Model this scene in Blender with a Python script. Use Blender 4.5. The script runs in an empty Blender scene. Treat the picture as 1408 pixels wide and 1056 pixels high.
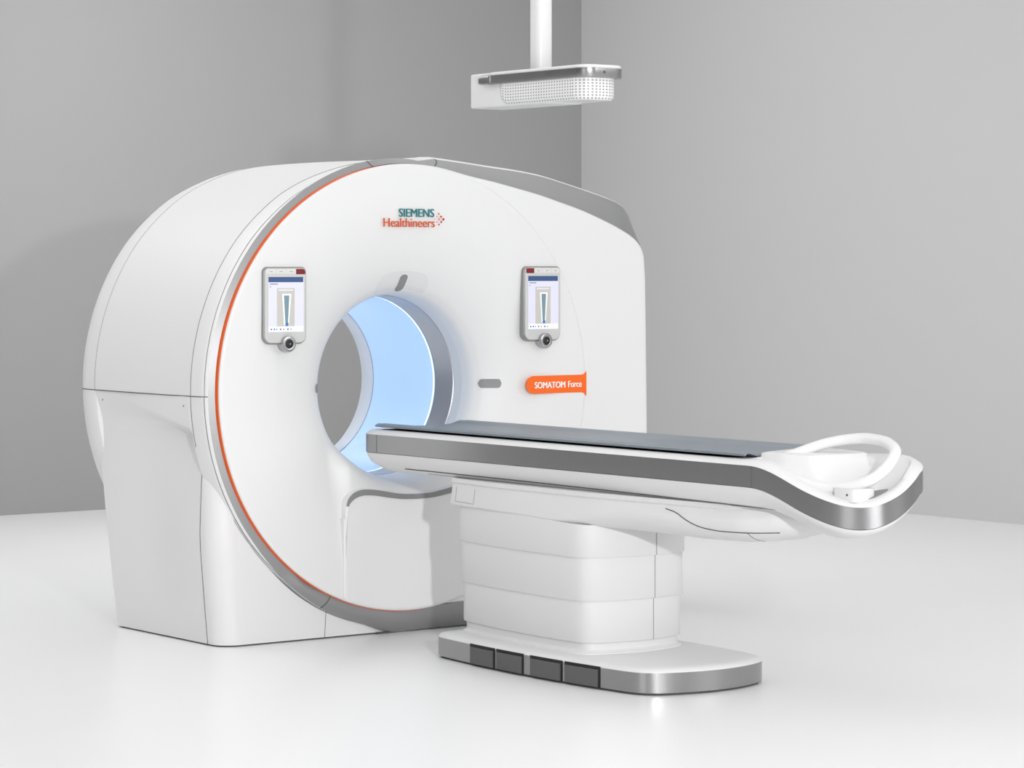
import bpy, bmesh, math, random
from mathutils import Vector, Matrix
random.seed(4)
scene = bpy.context.scene
COL = scene.collection
PI = math.pi

# ------------------------------------------------------------------ materials
def mat(name, col, rough=.4, metal=0.0, emit=None, estr=0.0, coat=0.0, spec=.5, noise=0.0, nscale=300, aniso=0.0, bump=0.0):
    m = bpy.data.materials.new(name); m.use_nodes = True
    nt = m.node_tree; b = nt.nodes['Principled BSDF']
    b.inputs['Base Color'].default_value = (*col, 1)
    b.inputs['Roughness'].default_value = rough
    b.inputs['Metallic'].default_value = metal
    b.inputs['Coat Weight'].default_value = coat
    b.inputs['Coat Roughness'].default_value = .12
    b.inputs['Specular IOR Level'].default_value = spec
    if emit:
        b.inputs['Emission Color'].default_value = (*emit, 1)
        b.inputs['Emission Strength'].default_value = estr
    if noise or bump:
        tc = nt.nodes.new('ShaderNodeTexCoord')
        n = nt.nodes.new('ShaderNodeTexNoise'); n.inputs['Scale'].default_value = nscale
        n.inputs['Detail'].default_value = 3
        nt.links.new(tc.outputs['Object'], n.inputs['Vector'])
        if noise:
            mr = nt.nodes.new('ShaderNodeMapRange')
            mr.inputs['To Min'].default_value = max(0, rough - noise); mr.inputs['To Max'].default_value = min(1, rough + noise)
            nt.links.new(n.outputs['Fac'], mr.inputs['Value']); nt.links.new(mr.outputs['Result'], b.inputs['Roughness'])
        if bump:
            bp = nt.nodes.new('ShaderNodeBump'); bp.inputs['Strength'].default_value = bump; bp.inputs['Distance'].default_value = .002
            nt.links.new(n.outputs['Fac'], bp.inputs['Height']); nt.links.new(bp.outputs['Normal'], b.inputs['Normal'])
    return m

def dotted(name, col, hole, nu, nv, rad, rough=.4):
    """white sheet with rows of punched holes laid out on its uv map"""
    m = mat(name, col, rough); nt = m.node_tree; b = nt.nodes['Principled BSDF']
    uv = nt.nodes.new('ShaderNodeUVMap')
    mul = nt.nodes.new('ShaderNodeVectorMath'); mul.operation = 'MULTIPLY'; mul.inputs[1].default_value = (nu, nv, 1)
    fr = nt.nodes.new('ShaderNodeVectorMath'); fr.operation = 'FRACTION'
    sb = nt.nodes.new('ShaderNodeVectorMath'); sb.operation = 'DISTANCE'; sb.inputs[1].default_value = (.5, .5, 0)
    lt = nt.nodes.new('ShaderNodeMath'); lt.operation = 'LESS_THAN'; lt.inputs[1].default_value = rad
    mx = nt.nodes.new('ShaderNodeMix'); mx.data_type = 'RGBA'
    mx.inputs['A'].default_value = (*col, 1); mx.inputs['B'].default_value = (*hole, 1)
    L = nt.links.new
    L(uv.outputs['UV'], mul.inputs[0]); L(mul.outputs[0], fr.inputs[0]); L(fr.outputs[0], sb.inputs[0])
    L(sb.outputs['Value'], lt.inputs[0]); L(lt.outputs[0], mx.inputs['Factor']); L(mx.outputs['Result'], b.inputs['Base Color'])
    return m

M = dict(
    white=mat('white_enamel', (.79, .79, .79), .46),
    gloss=mat('white_gloss', (.78, .78, .78), .36),
    tier=mat('white_satin', (.72, .72, .72), .45),
    gap=mat('joint_gap_contact_shade', (.10, .10, .10), .8),  # dark of the joints, also used as painted contact shade at the floor
    gapsoft=mat('joint_gap_soft', (.30, .30, .30), .7),
    trim=mat('satin_grey_trim', (.34, .34, .345), .42, .55),
    metal=mat('brushed_aluminium', (.37, .37, .375), .30, .95, noise=.05, nscale=140),
    metal_ring=mat('bore_ring_metal', (.46, .465, .48), .36, .7),
    orange=mat('orange_accent', (.80, .115, .01), .35),
    badge=mat('orange_badge', (.95, .14, .003), .4),
    black=mat('matt_black', (.012, .012, .014), .6),
    pedal=mat('pedal_rubber', (.105, .105, .107), .62, bump=.5, nscale=260),
    pad=mat('slate_vinyl', (.215, .25, .285), .42),
    slot=mat('slot_grey', (.26, .26, .26), .5),
    lipgrey=mat('lip_grey', (.24, .24, .24), .5),
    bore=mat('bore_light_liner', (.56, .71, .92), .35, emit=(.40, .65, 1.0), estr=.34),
    lamp=mat('bore_lamp_strip', (.8, .9, 1), .4, emit=(.8, .93, 1.0), estr=.9),
    teal=mat('teal_print', (.0, .16, .18), .5),
    print_orange=mat('orange_print', (.62, .085, .01), .5),
    print_white=mat('white_print', (.9, .9, .9), .5),
    print_red=mat('red_print', (.55, .03, .012), .5),
    bezel=mat('panel_bezel', (.60, .60, .59), .4),
    rim=mat('panel_rim', (.30, .30, .305), .35, .4),
    keys=mat('panel_keys', (.72, .72, .69), .45),
    keymark=mat('key_legend', (.42, .42, .41), .6),
    stop=mat('stop_red', (.20, .005, .008), .4),
    chrome=mat('knob_chrome', (.45, .45, .46), .25, .9),
    s_bg=mat('screen_lavender', (.62, .62, .74), .4, emit=(.80, .80, .95), estr=.25),
    s_bar=mat('screen_blue', (.03, .075, .19), .4, emit=(.05, .12, .3), estr=.15),
    s_img=mat('screen_beige', (.50, .49, .45), .4, emit=(.6, .58, .53), estr=.18),
    s_white=mat('screen_white', (.8, .8, .8), .4, emit=(.95, .97, 1), estr=.3),
    s_teal=mat('screen_teal', (.16, .25, .30), .4, emit=(.2, .34, .42), estr=.2),
    s_dot=mat('screen_dot', (.04, .16, .42), .4, emit=(.06, .22, .6), estr=.2),
    s_txt=mat('screen_text', (.10, .16, .30), .4),
    grille=dotted('punched_white_sheet', (.82, .82, .82), (.30, .30, .30), 36, 8, .26),
    spk=dotted('speaker_sheet', (.78, .78, .78), (.66, .66, .66), 34, 9, .3),
    floor=mat('floor_epoxy', (.93, .93, .93), .30, spec=.35, noise=.04, nscale=6),
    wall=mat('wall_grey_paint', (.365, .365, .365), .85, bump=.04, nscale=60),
    wall2=mat('wall_grey_paint_lit', (.57, .57, .57), .85, bump=.04, nscale=60),  # wall grey made lighter in place of stronger light on the right wall
    ceil=mat('ceiling_white', (.7, .7, .7), .9),
)

# ------------------------------------------------------------------ mesh helpers
class MB:
    def __init__(self): self.v = []; self.f = []; self.m = []; self.mats = []; self.uv = None
    def mi(self, name):
        if name not in self.mats: self.mats.append(name)
        return self.mats.index(name)
    def grid(self, P, m, cu=False, cv=False, flip=False):
        k = self.mi(m); b = len(self.v); R = len(P); C = len(P[0])
        for row in P: self.v += [tuple(p) for p in row]
        for i in range(R if cu else R - 1):
            for j in range(C if cv else C - 1):
                i2 = (i + 1) % R; j2 = (j + 1) % C
                q = [b + i * C + j, b + i * C + j2, b + i2 * C + j2, b + i2 * C + j]
                self.f.append(q[::-1] if flip else q); self.m.append(k)
        return self
    def ngon(self, pts, m, flip=False):
        k = self.mi(m); b = len(self.v); self.v += [tuple(p) for p in pts]
        q = list(range(b, b + len(pts))); self.f.append(q[::-1] if flip else q); self.m.append(k); return self
    def tube(self, pts, r, m, seg=8, closed=False, cap=True):
        pts = [Vector(p) for p in pts]; n = len(pts); rows = []
        up = None
        for i in range(n):
            a = pts[(i - 1) % n] if (closed or i) else pts[i]
            c = pts[(i + 1) % n] if (closed or i < n - 1) else pts[i]
            t = (c - a).normalized()
            if up is None:
                up = Vector((0, 0, 1)) if abs(t.z) < .9 else Vector((1, 0, 0))
            up = (up - t * up.dot(t)).normalized(); s = t.cross(up)
            rr = r[i] if isinstance(r, (list, tuple)) else r
            ra, rb = rr if isinstance(rr, tuple) else (rr, rr)
            rows.append([pts[i] + up * math.cos(2 * PI * k / seg) * ra + s * math.sin(2 * PI * k / seg) * rb for k in range(seg)])
        self.grid(rows, m, cu=closed, cv=True)
        if cap and not closed: self.ngon(rows[0], m, True); self.ngon(rows[-1], m)
        return self
    def loft(self, rings, m, cap0=True, cap1=True):
        """m: name, or one name per band"""
        for i in range(len(rings) - 1):
            self.grid(rings[i:i + 2], m if isinstance(m, str) else m[i], cv=True)
        mm = m if isinstance(m, str) else m[0]
        if cap0: self.ngon(rings[0], mm, True)
        if cap1: self.ngon(rings[-1], m if isinstance(m, str) else m[-1])
        return self
    def slab(self, outline, fn, d0, d1, bev, m, mtop=None):
        """2d outline extruded between depths d0..d1, with rounded d1 edge; fn(a,b,d)->xyz"""
        R = []
        R.append([fn(a, b, d0) for a, b in outline])
        s = 1 if d1 > d0 else -1
        for k in range(5):
            t = k / 4 * PI / 2
            o = inset(outline, bev * (1 - math.cos(t)))
            R.append([fn(a, b, d1 - s * bev * (1 - math.sin(t))) for a, b in o])
        return self.loft(R, m)
    def build(self, name, parent=None, label=None, sharp=35, smooth=True):
        me = bpy.data.meshes.new(name)
        off = Vector((0, 0, 0))
        if parent is not None:
            off = ROOTLOC[parent.name] if parent.name in ROOTLOC else ROOTLOC[parent['_root']]
        me.from_pydata([(x - off.x, y - off.y, z - off.z) for x, y, z in self.v], [], self.f)
        for n in self.mats: me.materials.append(M[n])
        me.polygons.foreach_set('material_index', self.m)
        if self.uv:
            l = me.uv_layers.new(name='UVMap')
            for lp in me.loops: l.data[lp.index].uv = self.uv[lp.vertex_index]
        bm = bmesh.new(); bm.from_mesh(me)
        if not self.uv: bmesh.ops.remove_doubles(bm, verts=bm.verts, dist=1e-5)
        bmesh.ops.recalc_face_normals(bm, faces=bm.faces)
        bm.to_mesh(me); bm.free()
        if smooth:
            me.polygons.foreach_set('use_smooth', [True] * len(me.polygons))
            me.set_sharp_from_angle(angle=math.radians(sharp))
        o = bpy.data.objects.new(name, me); COL.objects.link(o)
        if parent is not None:
            o.parent = parent; PARTS.append((o, parent))
            o['_root'] = parent.name if parent.name in ROOTLOC else parent['_root']
        if label: o['label'] = label
        return o
ROOTLOC = {}; PARTS = []

def thing(name, label, cat, loc):
    o = bpy.data.objects.new(name, None); COL.objects.link(o); o.location = loc
    o.empty_display_size = .1
    o['label'] = label; o['category'] = cat; ROOTLOC[o.name] = Vector(loc); return o

def inset(loop, d):
    n = len(loop); out = []
    A = sum(loop[i][0] * loop[(i + 1) % n][1] - loop[(i + 1) % n][0] * loop[i][1] for i in range(n))
    sg = 1 if A > 0 else -1
    for i in range(n):
        p, q = loop[(i - 1) % n], loop[(i + 1) % n]
        tx, ty = q[0] - p[0], q[1] - p[1]; L = math.hypot(tx, ty) or 1
        out.append((loop[i][0] - sg * ty / L * d, loop[i][1] + sg * tx / L * d))
    return out

def rrect(cx, cy, w, h, r, n=6):
    rs = r if isinstance(r, (list, tuple)) else (r,) * 4   # bl, br, tr, tl
    out = []
    for (sx, sy, a0, rr) in ((-1, -1, PI, rs[0]), (1, -1, 1.5 * PI, rs[1]), (1, 1, 0, rs[2]), (-1, 1, .5 * PI, rs[3])):
        x0 = cx + sx * (w / 2 - rr); y0 = cy + sy * (h / 2 - rr)
        for k in range(n + 1):
            a = a0 + k / n * PI / 2; out.append((x0 + rr * math.cos(a), y0 + rr * math.sin(a)))
    return out

def resample(pts, n, closed=True):
    P = [Vector(p) for p in pts]
    if closed: P = P + [P[0]]
    L = [0]
    for a, b in zip(P, P[1:]): L.append(L[-1] + (b - a).length)
    out = []; j = 0
    for k in range(n):
        t = L[-1] * k / (n if closed else n - 1)
        while j < len(P) - 2 and L[j + 1] < t: j += 1
        f = (t - L[j]) / max(1e-9, L[j + 1] - L[j]); out.append(P[j].lerp(P[j + 1], min(1, max(0, f))))
    return out

def smooth_loop(pts, n, sig):
    P = resample(pts, n); per = sum((P[i] - P[i - 1]).length for i in range(n)); st = per / n
    w = max(1, int(3 * sig / st)); ker = [math.exp(-.5 * (k * st / sig) ** 2) for k in range(-w, w + 1)]; S = sum(ker)
    out = []
    for i in range(n):
        v = P[0] * 0
        for k, q in zip(range(-w, w + 1), ker): v = v + P[(i + k) % n] * q
        out.append(v / S)
    return out

def smooth_path(pts, n, sig):
    P = resample(pts, n, False); per = sum((P[i] - P[i - 1]).length for i in range(1, n)); st = per / (n - 1)
    w = max(1, int(3 * sig / st)); ker = [math.exp(-.5 * (k * st / sig) ** 2) for k in range(-w, w + 1)]; S = sum(ker)
    out = []
    for i in range(n):
        v = P[0] * 0
        for k, q in zip(range(-w, w + 1), ker):
            j = i + k
            if j < 0: p = P[0] * 2 - P[-j] if -j < n else P[0]
            elif j >= n: p = P[-1] * 2 - P[2 * n - 2 - j]
            else: p = P[j]
            v = v + p * q
        out.append(v / S)
    return out

def interp(tab, x):
    if x <= tab[0][0]: return tab[0][1]
    for (a, va), (b, vb) in zip(tab, tab[1:]):
        if x <= b: return va + (vb - va) * (x - a) / (b - a)
    return tab[-1][1]
def sstep(a, b, x):
    t = min(1, max(0, (x - a) / (b - a))); return t * t * (3 - 2 * t)

# ================================================================== ROOM
WX, WY, CEILZ = 5.66, 5.92, 4.2
def plane(name, pts, m, kind='structure'):
    mb = MB(); mb.ngon(pts, m); o = mb.build(name, smooth=False); o['kind'] = kind; return o
def slab_box(name, a, b, m):
    mb = MB(); o = rrect((a[0] + b[0]) / 2, (a[1] + b[1]) / 2, abs(b[0] - a[0]), abs(b[1] - a[1]), .0001, 1)
    mb.loft([[(x, y, a[2]) for x, y in o], [(x, y, b[2]) for x, y in o]], m); ob = mb.build(name, smooth=False); ob['kind'] = 'structure'; return ob
slab_box('floor', (-11.5, -14, -.1), (WX + .2, WY + .2, 0), 'floor')
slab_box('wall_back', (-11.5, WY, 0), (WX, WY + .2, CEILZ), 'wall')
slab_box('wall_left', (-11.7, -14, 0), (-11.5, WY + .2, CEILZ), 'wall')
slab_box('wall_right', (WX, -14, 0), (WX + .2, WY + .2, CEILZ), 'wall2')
slab_box('ceiling', (-11.5, -14, CEILZ), (WX + .2, WY + .2, CEILZ + .1), 'ceil')

# ================================================================== CT GANTRY
AX = 1.011                                   # height of the bore axis
G = thing('ct_scanner', 'large white CT scanner gantry with glowing blue bore and orange-rimmed round face', 'scanner', (0, .4, 0))
def pol(r, th, y): return (r * math.cos(th), y, AX + r * math.sin(th))

# ---- front cover: disc with funnel flare and a flat docking field under the bore
BX, BR = .023, .375
def smooth_tab(tab, sig=.014, st=.002):
    x0, x1 = tab[0][0], tab[-1][0]; n = int((x1 - x0) / st) + 1; w = int(3 * sig / st); out = []
    for i in range(n):
        x = x0 + i * st; loc = min(sig, max(.0005, (x - x0) * .5)); S = V = 0
        for k in range(-w, w + 1):
            g = math.exp(-.5 * (k * st / loc) ** 2); S += g; V += g * interp(tab, min(x1, max(x0, x + k * st)))
        out.append((x, V / S))
    return out
FL = smooth_tab([(BR, .10), (BR + .004, .07), (BR + .012, .045), (.405, .02), (.437, -.002), (.478, -.027), (.53, -.05), (.59, -.07), (.66, -.087), (.74, -.097), (.80, -.1), (.95, -.1)])
FS = smooth_tab([(BR, .10), (BR + .002, .06), (BR + .006, .03), (.390, .0), (.404, -.03), (.422, -.055), (.442, -.07), (.47, -.078), (.95, -.078)], .006)
def lip_z(x):
    return interp([(0, .567), (.08, .571), (.16, .586), (.21, .595), (.27, .599), (.31, .590), (.335, .572), (.349, .545), (.355, .52), (.357, .3)], abs(x - BX))
def face_y(x, z):
    r = math.hypot(x - BX * max(0, 1 - max(0, math.hypot(x, z - AX) - .45) / .4), z - AX)
    y = interp(FL, r)
    ax = abs(x - BX)
    wsec = sstep(.40, .30, ax) * sstep(.80, .68, z)
    y = y * (1 - wsec) + min(y, interp(FS, r)) * wsec
    # docking field
    inside = sstep(.350, .340, ax) * sstep(lip_z(x) - .002, lip_z(x) - .014, z)
    depth = interp([(.1, -.103), (.3, -.104), (.5, -.106), (.6, -.108)], z)
    return y * (1 - inside) + depth * inside
mb = MB()
ths = []
for k in range(720):
    ths.append(2 * PI * k / 720)
for k in range(300): ths.append(math.radians(215) + math.radians(110) * k / 300)
ths = sorted(set(round(t, 6) for t in ths))
rad = [BR + (.9 - BR) * (k / 130) ** 1.0 for k in range(131)]
rows = []
for t in ths:
    row = []
    for r in rad:
        w = max(0, 1 - max(0, r - .45) / .4)
        x = BX * w + r * math.cos(t); z = AX + r * math.sin(t)
        row.append((x, face_y(x, z), z))
    ca, sa = math.cos(t), math.sin(t)
    y9 = row[-1][1]
    for dr, yy in ((.906, y9 + .001), (.911, y9 + .004), (.914, y9 + .009), (.915, -.084)): row.append((dr * ca, yy, AX + dr * sa))
    rows.append(row)
mb.grid(rows, 'white', cu=True)
front_cover = mb.build('front_cover', G, 'round glossy white front face of the gantry', sharp=60)

# grey lip strip round the docking field
mb = MB()
path = []
for k in range(0, 61):
    pass
pts2 = [(BX - .357, .17), (BX - .357, .3), (BX - .357, .50)]
for k in range(61):
    x = BX - .356 + .712 * k / 60; pts2.append((x, lip_z(x)))
pts2 += [(BX + .357, .50), (BX + .357, .3), (BX + .357, .17)]
pp = smooth_path([(a, 0, b) for a, b in pts2], 160, .012)
outer = []; inner = []; back = []
for i, p in enumerate(pp):
    a = pp[max(0, i - 1)]; b = pp[min(len(pp) - 1, i + 1)]
    t = (b - a).normalized(); nx, nz = -t.z, t.x       # outward (up / left)
    side = sstep(.515, .592, p.z)
    wdt = .0015 + .017 * side
    x0, z0 = p.x + nx * .005, p.z + nz * .005
    x1, z1 = p.x - nx * wdt, p.z - nz * wdt
    outer.append((x0, -.109, z0)); inner.append((x1, -.1125, z1)); back.append((x0, -.02, z0))
k0 = next(i for i, p in enumerate(pp) if p.z > .53); k1 = len(pp) - 1 - next(i for i, p in enumerate(reversed(pp)) if p.z > .53)
inn2 = [(b[0], -.095, b[2]) for b in inner]
mb.grid([back, outer], 'white')
for lo, hi, m in ((0, k0, 'white'), (k0, k1, 'lipgrey'), (k1, len(pp) - 1, 'white')):
    mb.grid([q[lo:hi + 1] for q in (outer, inner, inn2)], m)
mb.build('docking_lip', G, 'dark grey lip around the flat field under the bore')

# ---- orange accent ring
mb = MB(); rows = []
for k in range(281):
    d = 88 + (290 - 88) * k / 280; t = math.radians(d)
    r = .9135 + .0045 * sstep(88, 118, d) * sstep(290, 262, d)
    rows.append([pol(r - .003, t, -.091), pol(r, t, -.088), pol(r, t, -.066), pol(.90, t, -.06)])
mb.grid(rows, 'orange'); mb.build('accent_ring', G, 'thin orange ring round the white front face')

# ---- outline stations for trim band + shell : (inner xyz, outer xyz)
def cxz(r, deg): t = math.radians(deg); return (r * math.cos(t), AX + r * math.sin(t))
top_in = [(.124, 1.918), (.20, 1.905), (.302, 1.882), (.43, 1.860), (.556, 1.834), (.68, 1.807), (.794, 1.776), (.89, 1.750), (.973, 1.722), (1.08, 1.682), (1.165, 1.643), (1.205, 1.618), (1.232, 1.588), (1.245, 1.55), (1.252, 1.45), (1.258, 1.1), (1.262, .8), (1.255, .5), (1.235, .12)]
top_out = [(.225, 1.953, .05), (.31, 1.947, .06), (.42, 1.937, .07), (.56, 1.923, .08), (.70, 1.911, .09), (.82, 1.895, .095), (.94, 1.868, .1), (1.03, 1.846, .1), (1.12, 1.823, .1), (1.22, 1.796, .1), (1.28, 1.774, .1), (1.308, 1.752, .1), (1.322, 1.715, .1), (1.33, 1.64, .1), (1.335, 1.5, .1), (1.34, 1.1, .1), (1.34, .8, .1), (1.33, .5, .1), (1.30, .1, .1)]
top_out = [tuple(p) for p in smooth_path([top_out[0]] + top_out[1:], 60, .035)]
top_in = [tuple(p)[:2] for p in smooth_path([(a, b, 0) for a, b in top_in], 60, .018)]
RB = [(80, .940), (95, .940), (120, .942), (150, .943), (184, .943), (205, .944), (220, .947), (232, .958), (245, .972), (258, .982), (270, .992), (310, 1.0)]
YB = [(80, .03), (88, .0), (95, -.028), (110, -.05), (125, -.058), (150, -.060), (205, -.060), (225, -.060), (240, -.052), (258, -.035), (275, -.02), (310, -.02)]
st_in, st_out, st_tag = [], [], []
# start top going counter-clockwise (left) round to the bottom
for d in range(83, 279, 2):
    x, z = cxz(.917, d); zz = z if d < 270 else max(z, .1035)
    st_in.append((x, -.072 if d < 235 else -.072 - .012 * sstep(235, 245, d), zz))
    xo, zo = cxz(interp(RB, d), d)
    st_out.append((xo, interp(YB, d), max(zo, .012) * (1 - sstep(258, 271, d)))); st_tag.append(d)
nL = len(st_in)
# bottom strip to the right
for x in (.22, .4, .6, .8, 1.0, 1.12, 1.2):
    st_in.append((x, -.088, .112)); st_out.append((x + .01, -.02, 0.0)); st_tag.append(400)
for (a, b), (c, d, e) in reversed(list(zip(top_in, top_out))):
    st_in.append((a, -.086, b)); st_out.append((c, e, d)); st_tag.append(500)
mb = MB(); rows = []
for a, b, tg in zip(st_in, st_out, st_tag):
    A, B = Vector(a), Vector(b); row = []
    for k in range(7):
        f = k / 6; p = A.lerp(B, f)
        bul = .012 * math.sin(PI * f) if tg >= 235 else .0
        row.append((p.x, p.y - bul, p.z))
    rows.append(row)
mb.grid(rows, 'trim', cu=True)
# joints across the band
for d in (95.2, ):
    i = 9; mb.tube([rows[i][0], rows[i][3], rows[i][6]], .0022, 'gap', 6)
i = len(rows) - 1
mb.tube([rows[i][k] for k in range(7)], .0022, 'gap', 6)
i = st_tag.index(245); mb.tube([rows[i][k] for k in range(7)], .0022, 'gap', 6)
mb.tube([(x, -.022, .004) for x in (-.12, .2, .6, 1.0, 1.22)], .0045, 'gap', 6)  # dark strip along the floor, painted contact shade under the band
mb.build('trim_band', G, 'satin grey band framing the white front face')

# ---- white wing panel right of the disc
W = [(x, z) for x, z in top_in]
wing = MB()
loop = [(.0, 1.926)] + top_in + [(1.20, .112), (.6, .112), (.2, .112)]
# grid by rows: from disc arc (r=.88) to the outline
arc = [cxz(.885, 92 - k * (92 + 80) / 79) for k in range(80)]
outl = resample([(a, b, 0) for a, b in [(.0, 1.9255)] + top_in + [(1.20, .112), (.9, .112), (.5, .112), (.12, .112)]], 600, False)
def ray_hit(th):
    best = None
    for p, q in zip(outl, outl[1:]):
        a1 = math.atan2(p.y - AX, p.x); a2 = math.atan2(q.y - AX, q.x)
        if min(a1, a2) - 1e-6 <= th <= max(a1, a2) + 1e-6 and abs(a1 - a2) > 1e-9:
            f = (th - a1) / (a2 - a1); return (p.x + (q.x - p.x) * f, p.y + (q.y - p.y) * f)
    return (outl[-1].x, outl[-1].y)
angs = sorted([math.radians(89 - k * (89 + 82) / 239) for k in range(240)] + [math.atan2(b - AX, a) for a, b in top_in[::3]] , reverse=True)
rows = []
for th in angs:
    ox, oz = ray_hit(th); ro = max(math.hypot(ox, oz - AX), .89); row = []
    N = 14
    for k in range(N + 1):
        r = .885 + (ro - .012 - .885) * k / N if ro > .91 else .885 + (ro - .885) * k / N
        x, z = r * math.cos(th), AX + r * math.sin(th)
        row.append((x, -.093 + .0 * k, z))
    ca, sa = math.cos(th), math.sin(th)
    if ro > .91:
        for dr, dy in ((-.006, .0012), (-.002, .004), (0, .008), (.0, .02)): row.append(((ro + dr) * ca, -.093 + dy, AX + (ro + dr) * sa))
    else:
        for dr, dy in ((0, .0), (0, .0), (0, .008), (.0, .02)): row.append(((ro + dr) * ca, -.093 + dy, AX + (ro + dr) * sa))
    rows.append(row)
wing.grid(rows, 'white')
wing.build('side_wing', G, 'plain white panel to the right of the round face', sharp=60)

# ---- upper shell
def base_n(i):
    n = len(st_out); p = Vector(st_out[(i - 1) % n]); q = Vector(st_out[(i + 1) % n])
    tx, tz = q.x - p.x, q.z - p.z; L = math.hypot(tx, tz) or 1
    return (tz / L, -tx / L)        # outward for ccw loop
mb = MB(); rows = []
order = [i for i in range(len(st_out)) if st_tag[i] >= 500] + [i for i in range(nL) if st_tag[i] <= 181]
YS = [(.10, 0), (.2, .007), (.5, .010), (.72, .009), (.8, .007), (.88, .003), (.93, -.007), (.957, -.022), (.968, -.05)]
ADJ = [(84, -.036), (97, -.035), (110, -.024), (125, -.008), (142, 0), (190, 0)]
seamA, seamB, seamC = [], [], []
for i in order:
    a = Vector(st_out[i]); d = st_tag[i]
    row = [tuple(a)]
    if d < 400:
        t = math.radians(d); nx, nz = math.cos(t), math.sin(t); adj = interp(ADJ, d); bx, bz = cxz(.965 + adj, d)
        w = sstep(84, 125, d)
        prof = [(-.012, -.050), (-.006, -.032), (0, .035)]
        y0 = a.y
        P = []
        for k, (o, yy) in enumerate(prof):
            yl = yy; yr = y0 + (.006, .02, .05)[k]; o2 = (-.020, -.012, 0)[k]
            P.append((o * w + o2 * (1 - w), yl * w + yr * (1 - w)))
        for o, yy in P: row.append((bx + nx * o, yy, bz + nz * o))
        for yy, o in YS: row.append((bx + nx * o, yy, bz + nz * o))
        if d >= 101: seamA.append(row[3])
        if d >= 101: seamB.append(row[1])
        seamC.append((bx + nx * .0074, .80, bz + nz * .0074))
    else:
        nx, nz = base_n(i)
        for o, yy in ((.004, a.y + .006), (.008, a.y + .02), (.012, a.y + .05)): row.append((a.x + nx * o, yy, a.z + nz * o))
        for yy, o in YS[1:]: row.append((a.x + nx * (min(o, 0) + .012), yy, a.z + nz * (min(o, 0) + .012)))
        row.insert(4, (a.x + nx * .014, .17, a.z + nz * .014))
    rows.append(row)
mb.grid(rows, 'white')
def lift(pts, d=.0):
    return pts
seam_row = list(rows[-1])
mb.tube(seamA, .0013, 'gap', 5); mb.tube(seamB, .0011, 'gap', 5); mb.tube(seamC, .0011, 'gapsoft', 5)
mb.build('upper_shell', G, 'curved white upper casing', sharp=50)

# ---- flange below the seam, behind the orange rim
mb = MB(); rows = []; sA = []; sB = []
for d in range(181, 262, 2):
    t = math.radians(d); x0, z0 = cxz(interp(RB, d), d); y0 = interp(YB, d)
    row = [(x0, y0, z0)]
    rb = max(.965, interp(RB, d) + .004)
    for r, yy in ((.9545 + (rb - .965), max(-.050, y0 + .004)), (rb - .006, max(-.032, y0 + .012)), (rb, .035), (rb, .045), (rb - .02, .055), (rb - .05, .06)):
        x, z = cxz(r, d); row.append((x, yy, z))
    row = [(a, b, max(c, .012)) for a, b, c in row]
    rows.append(row); sA.append(row[3]); sB.append(row[1])
mb.grid(rows, 'white')
mb.tube(sA[:7], .0013, 'gap', 5); mb.tube([p for p in sB if p[2] > .1], .0013, 'gap', 5)
mb.build('ring_flange', G, 'white flange behind the orange ring', sharp=50)

# ---- foot: lower casing with rounded corner
SEAMZ = AX + .965 * math.sin(math.radians(181))
def xl(z, y):
    b = interp([(0, -.850), (.2, -.877), (.45, -.908), (.65, -.926), (.86, -.938)], z)
    b += .028 * sstep(.80, .12, y) * sstep(.35, .80, z)
    b += .022 * math.exp(-((y - .46) / .22) ** 2 - ((z - .42) / .30) ** 2) * sstep(0, .2, z)
    zc = .832 + .056 * (1 - math.exp(-max(0, y - .03) / .16)); w = .022 + .10 * sstep(.12, .80, y)
    up = -math.sqrt(.9655 ** 2 - min(.05, (z - AX) ** 2)) - .006 * sstep(0.04, .3, y)
    return b + (up - b) * sstep(zc - w * .4, zc + w, z)
def yfr(z): return interp([(0, -.012), (.2, -.030), (.4, -.045), (.6, -.040), (.75, -.018), (.80, -.005), (.845, .046), (1.0, .046)], z)
zs = [.006 + (SEAMZ - .006) * k / 180 for k in range(181)]
mb = MB(); rows = []; vseam = []; vseam2 = []
for z in zs:
    row = []
    row += [(xl(z, .83) + .20, .845, z), (xl(z, .83) + .04, .842, z), (xl(z, .83) + .012, .834, z)]
    yf = yfr(z); R = .085 * (1 - .88 * sstep(.77, .845, z))
    for k in range(25):
        y = .82 + (yf + R - .82) * k / 24; row.append((xl(z, y), y, z))
    xc = xl(z, yf + R) + R
    for k in range(1, 13):
        a = k / 12 * PI / 2; row.append((xc - R * math.cos(a), yf + R - R * math.sin(a), z))
    q = (.985 - .025 * min(1, z / .3)) ** 2 - (z - AX) ** 2
    xm = max(xc + .004, -math.sqrt(max(0, q)))
    for k in range(1, 13): row.append((xc + (xm - xc) * k / 12, yf, z))
    rows.append(row)
    ysm = .095 - .055 * min(1, z / .84)
    if ysm >= yf + R: xs_ = xl(z, ysm)
    else:
        sn = min(1, (yf + R - ysm) / R); xs_ = xc - R * math.sqrt(max(0, 1 - sn * sn))
    vseam.append((xs_ - .0004, ysm, z))
    if z < .135: vseam2.append((-.368, yf - .0004, z))
mb.grid(rows, 'white')
mb.tube([p for p in vseam if p[2] < .835], .0013, 'gap', 5); mb.tube(vseam2, .0013, 'gap', 5)
# horizontal seam between lower and upper casing
mb.tube(seam_row, .0019, 'gap', 6)
for y, z in ((.09, .955), (.75, .955)): mb.tube([(xl(z, y) + .004, y, z), (xl(z, y) - .001, y, z)], .0035, 'gap', 8)
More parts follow.
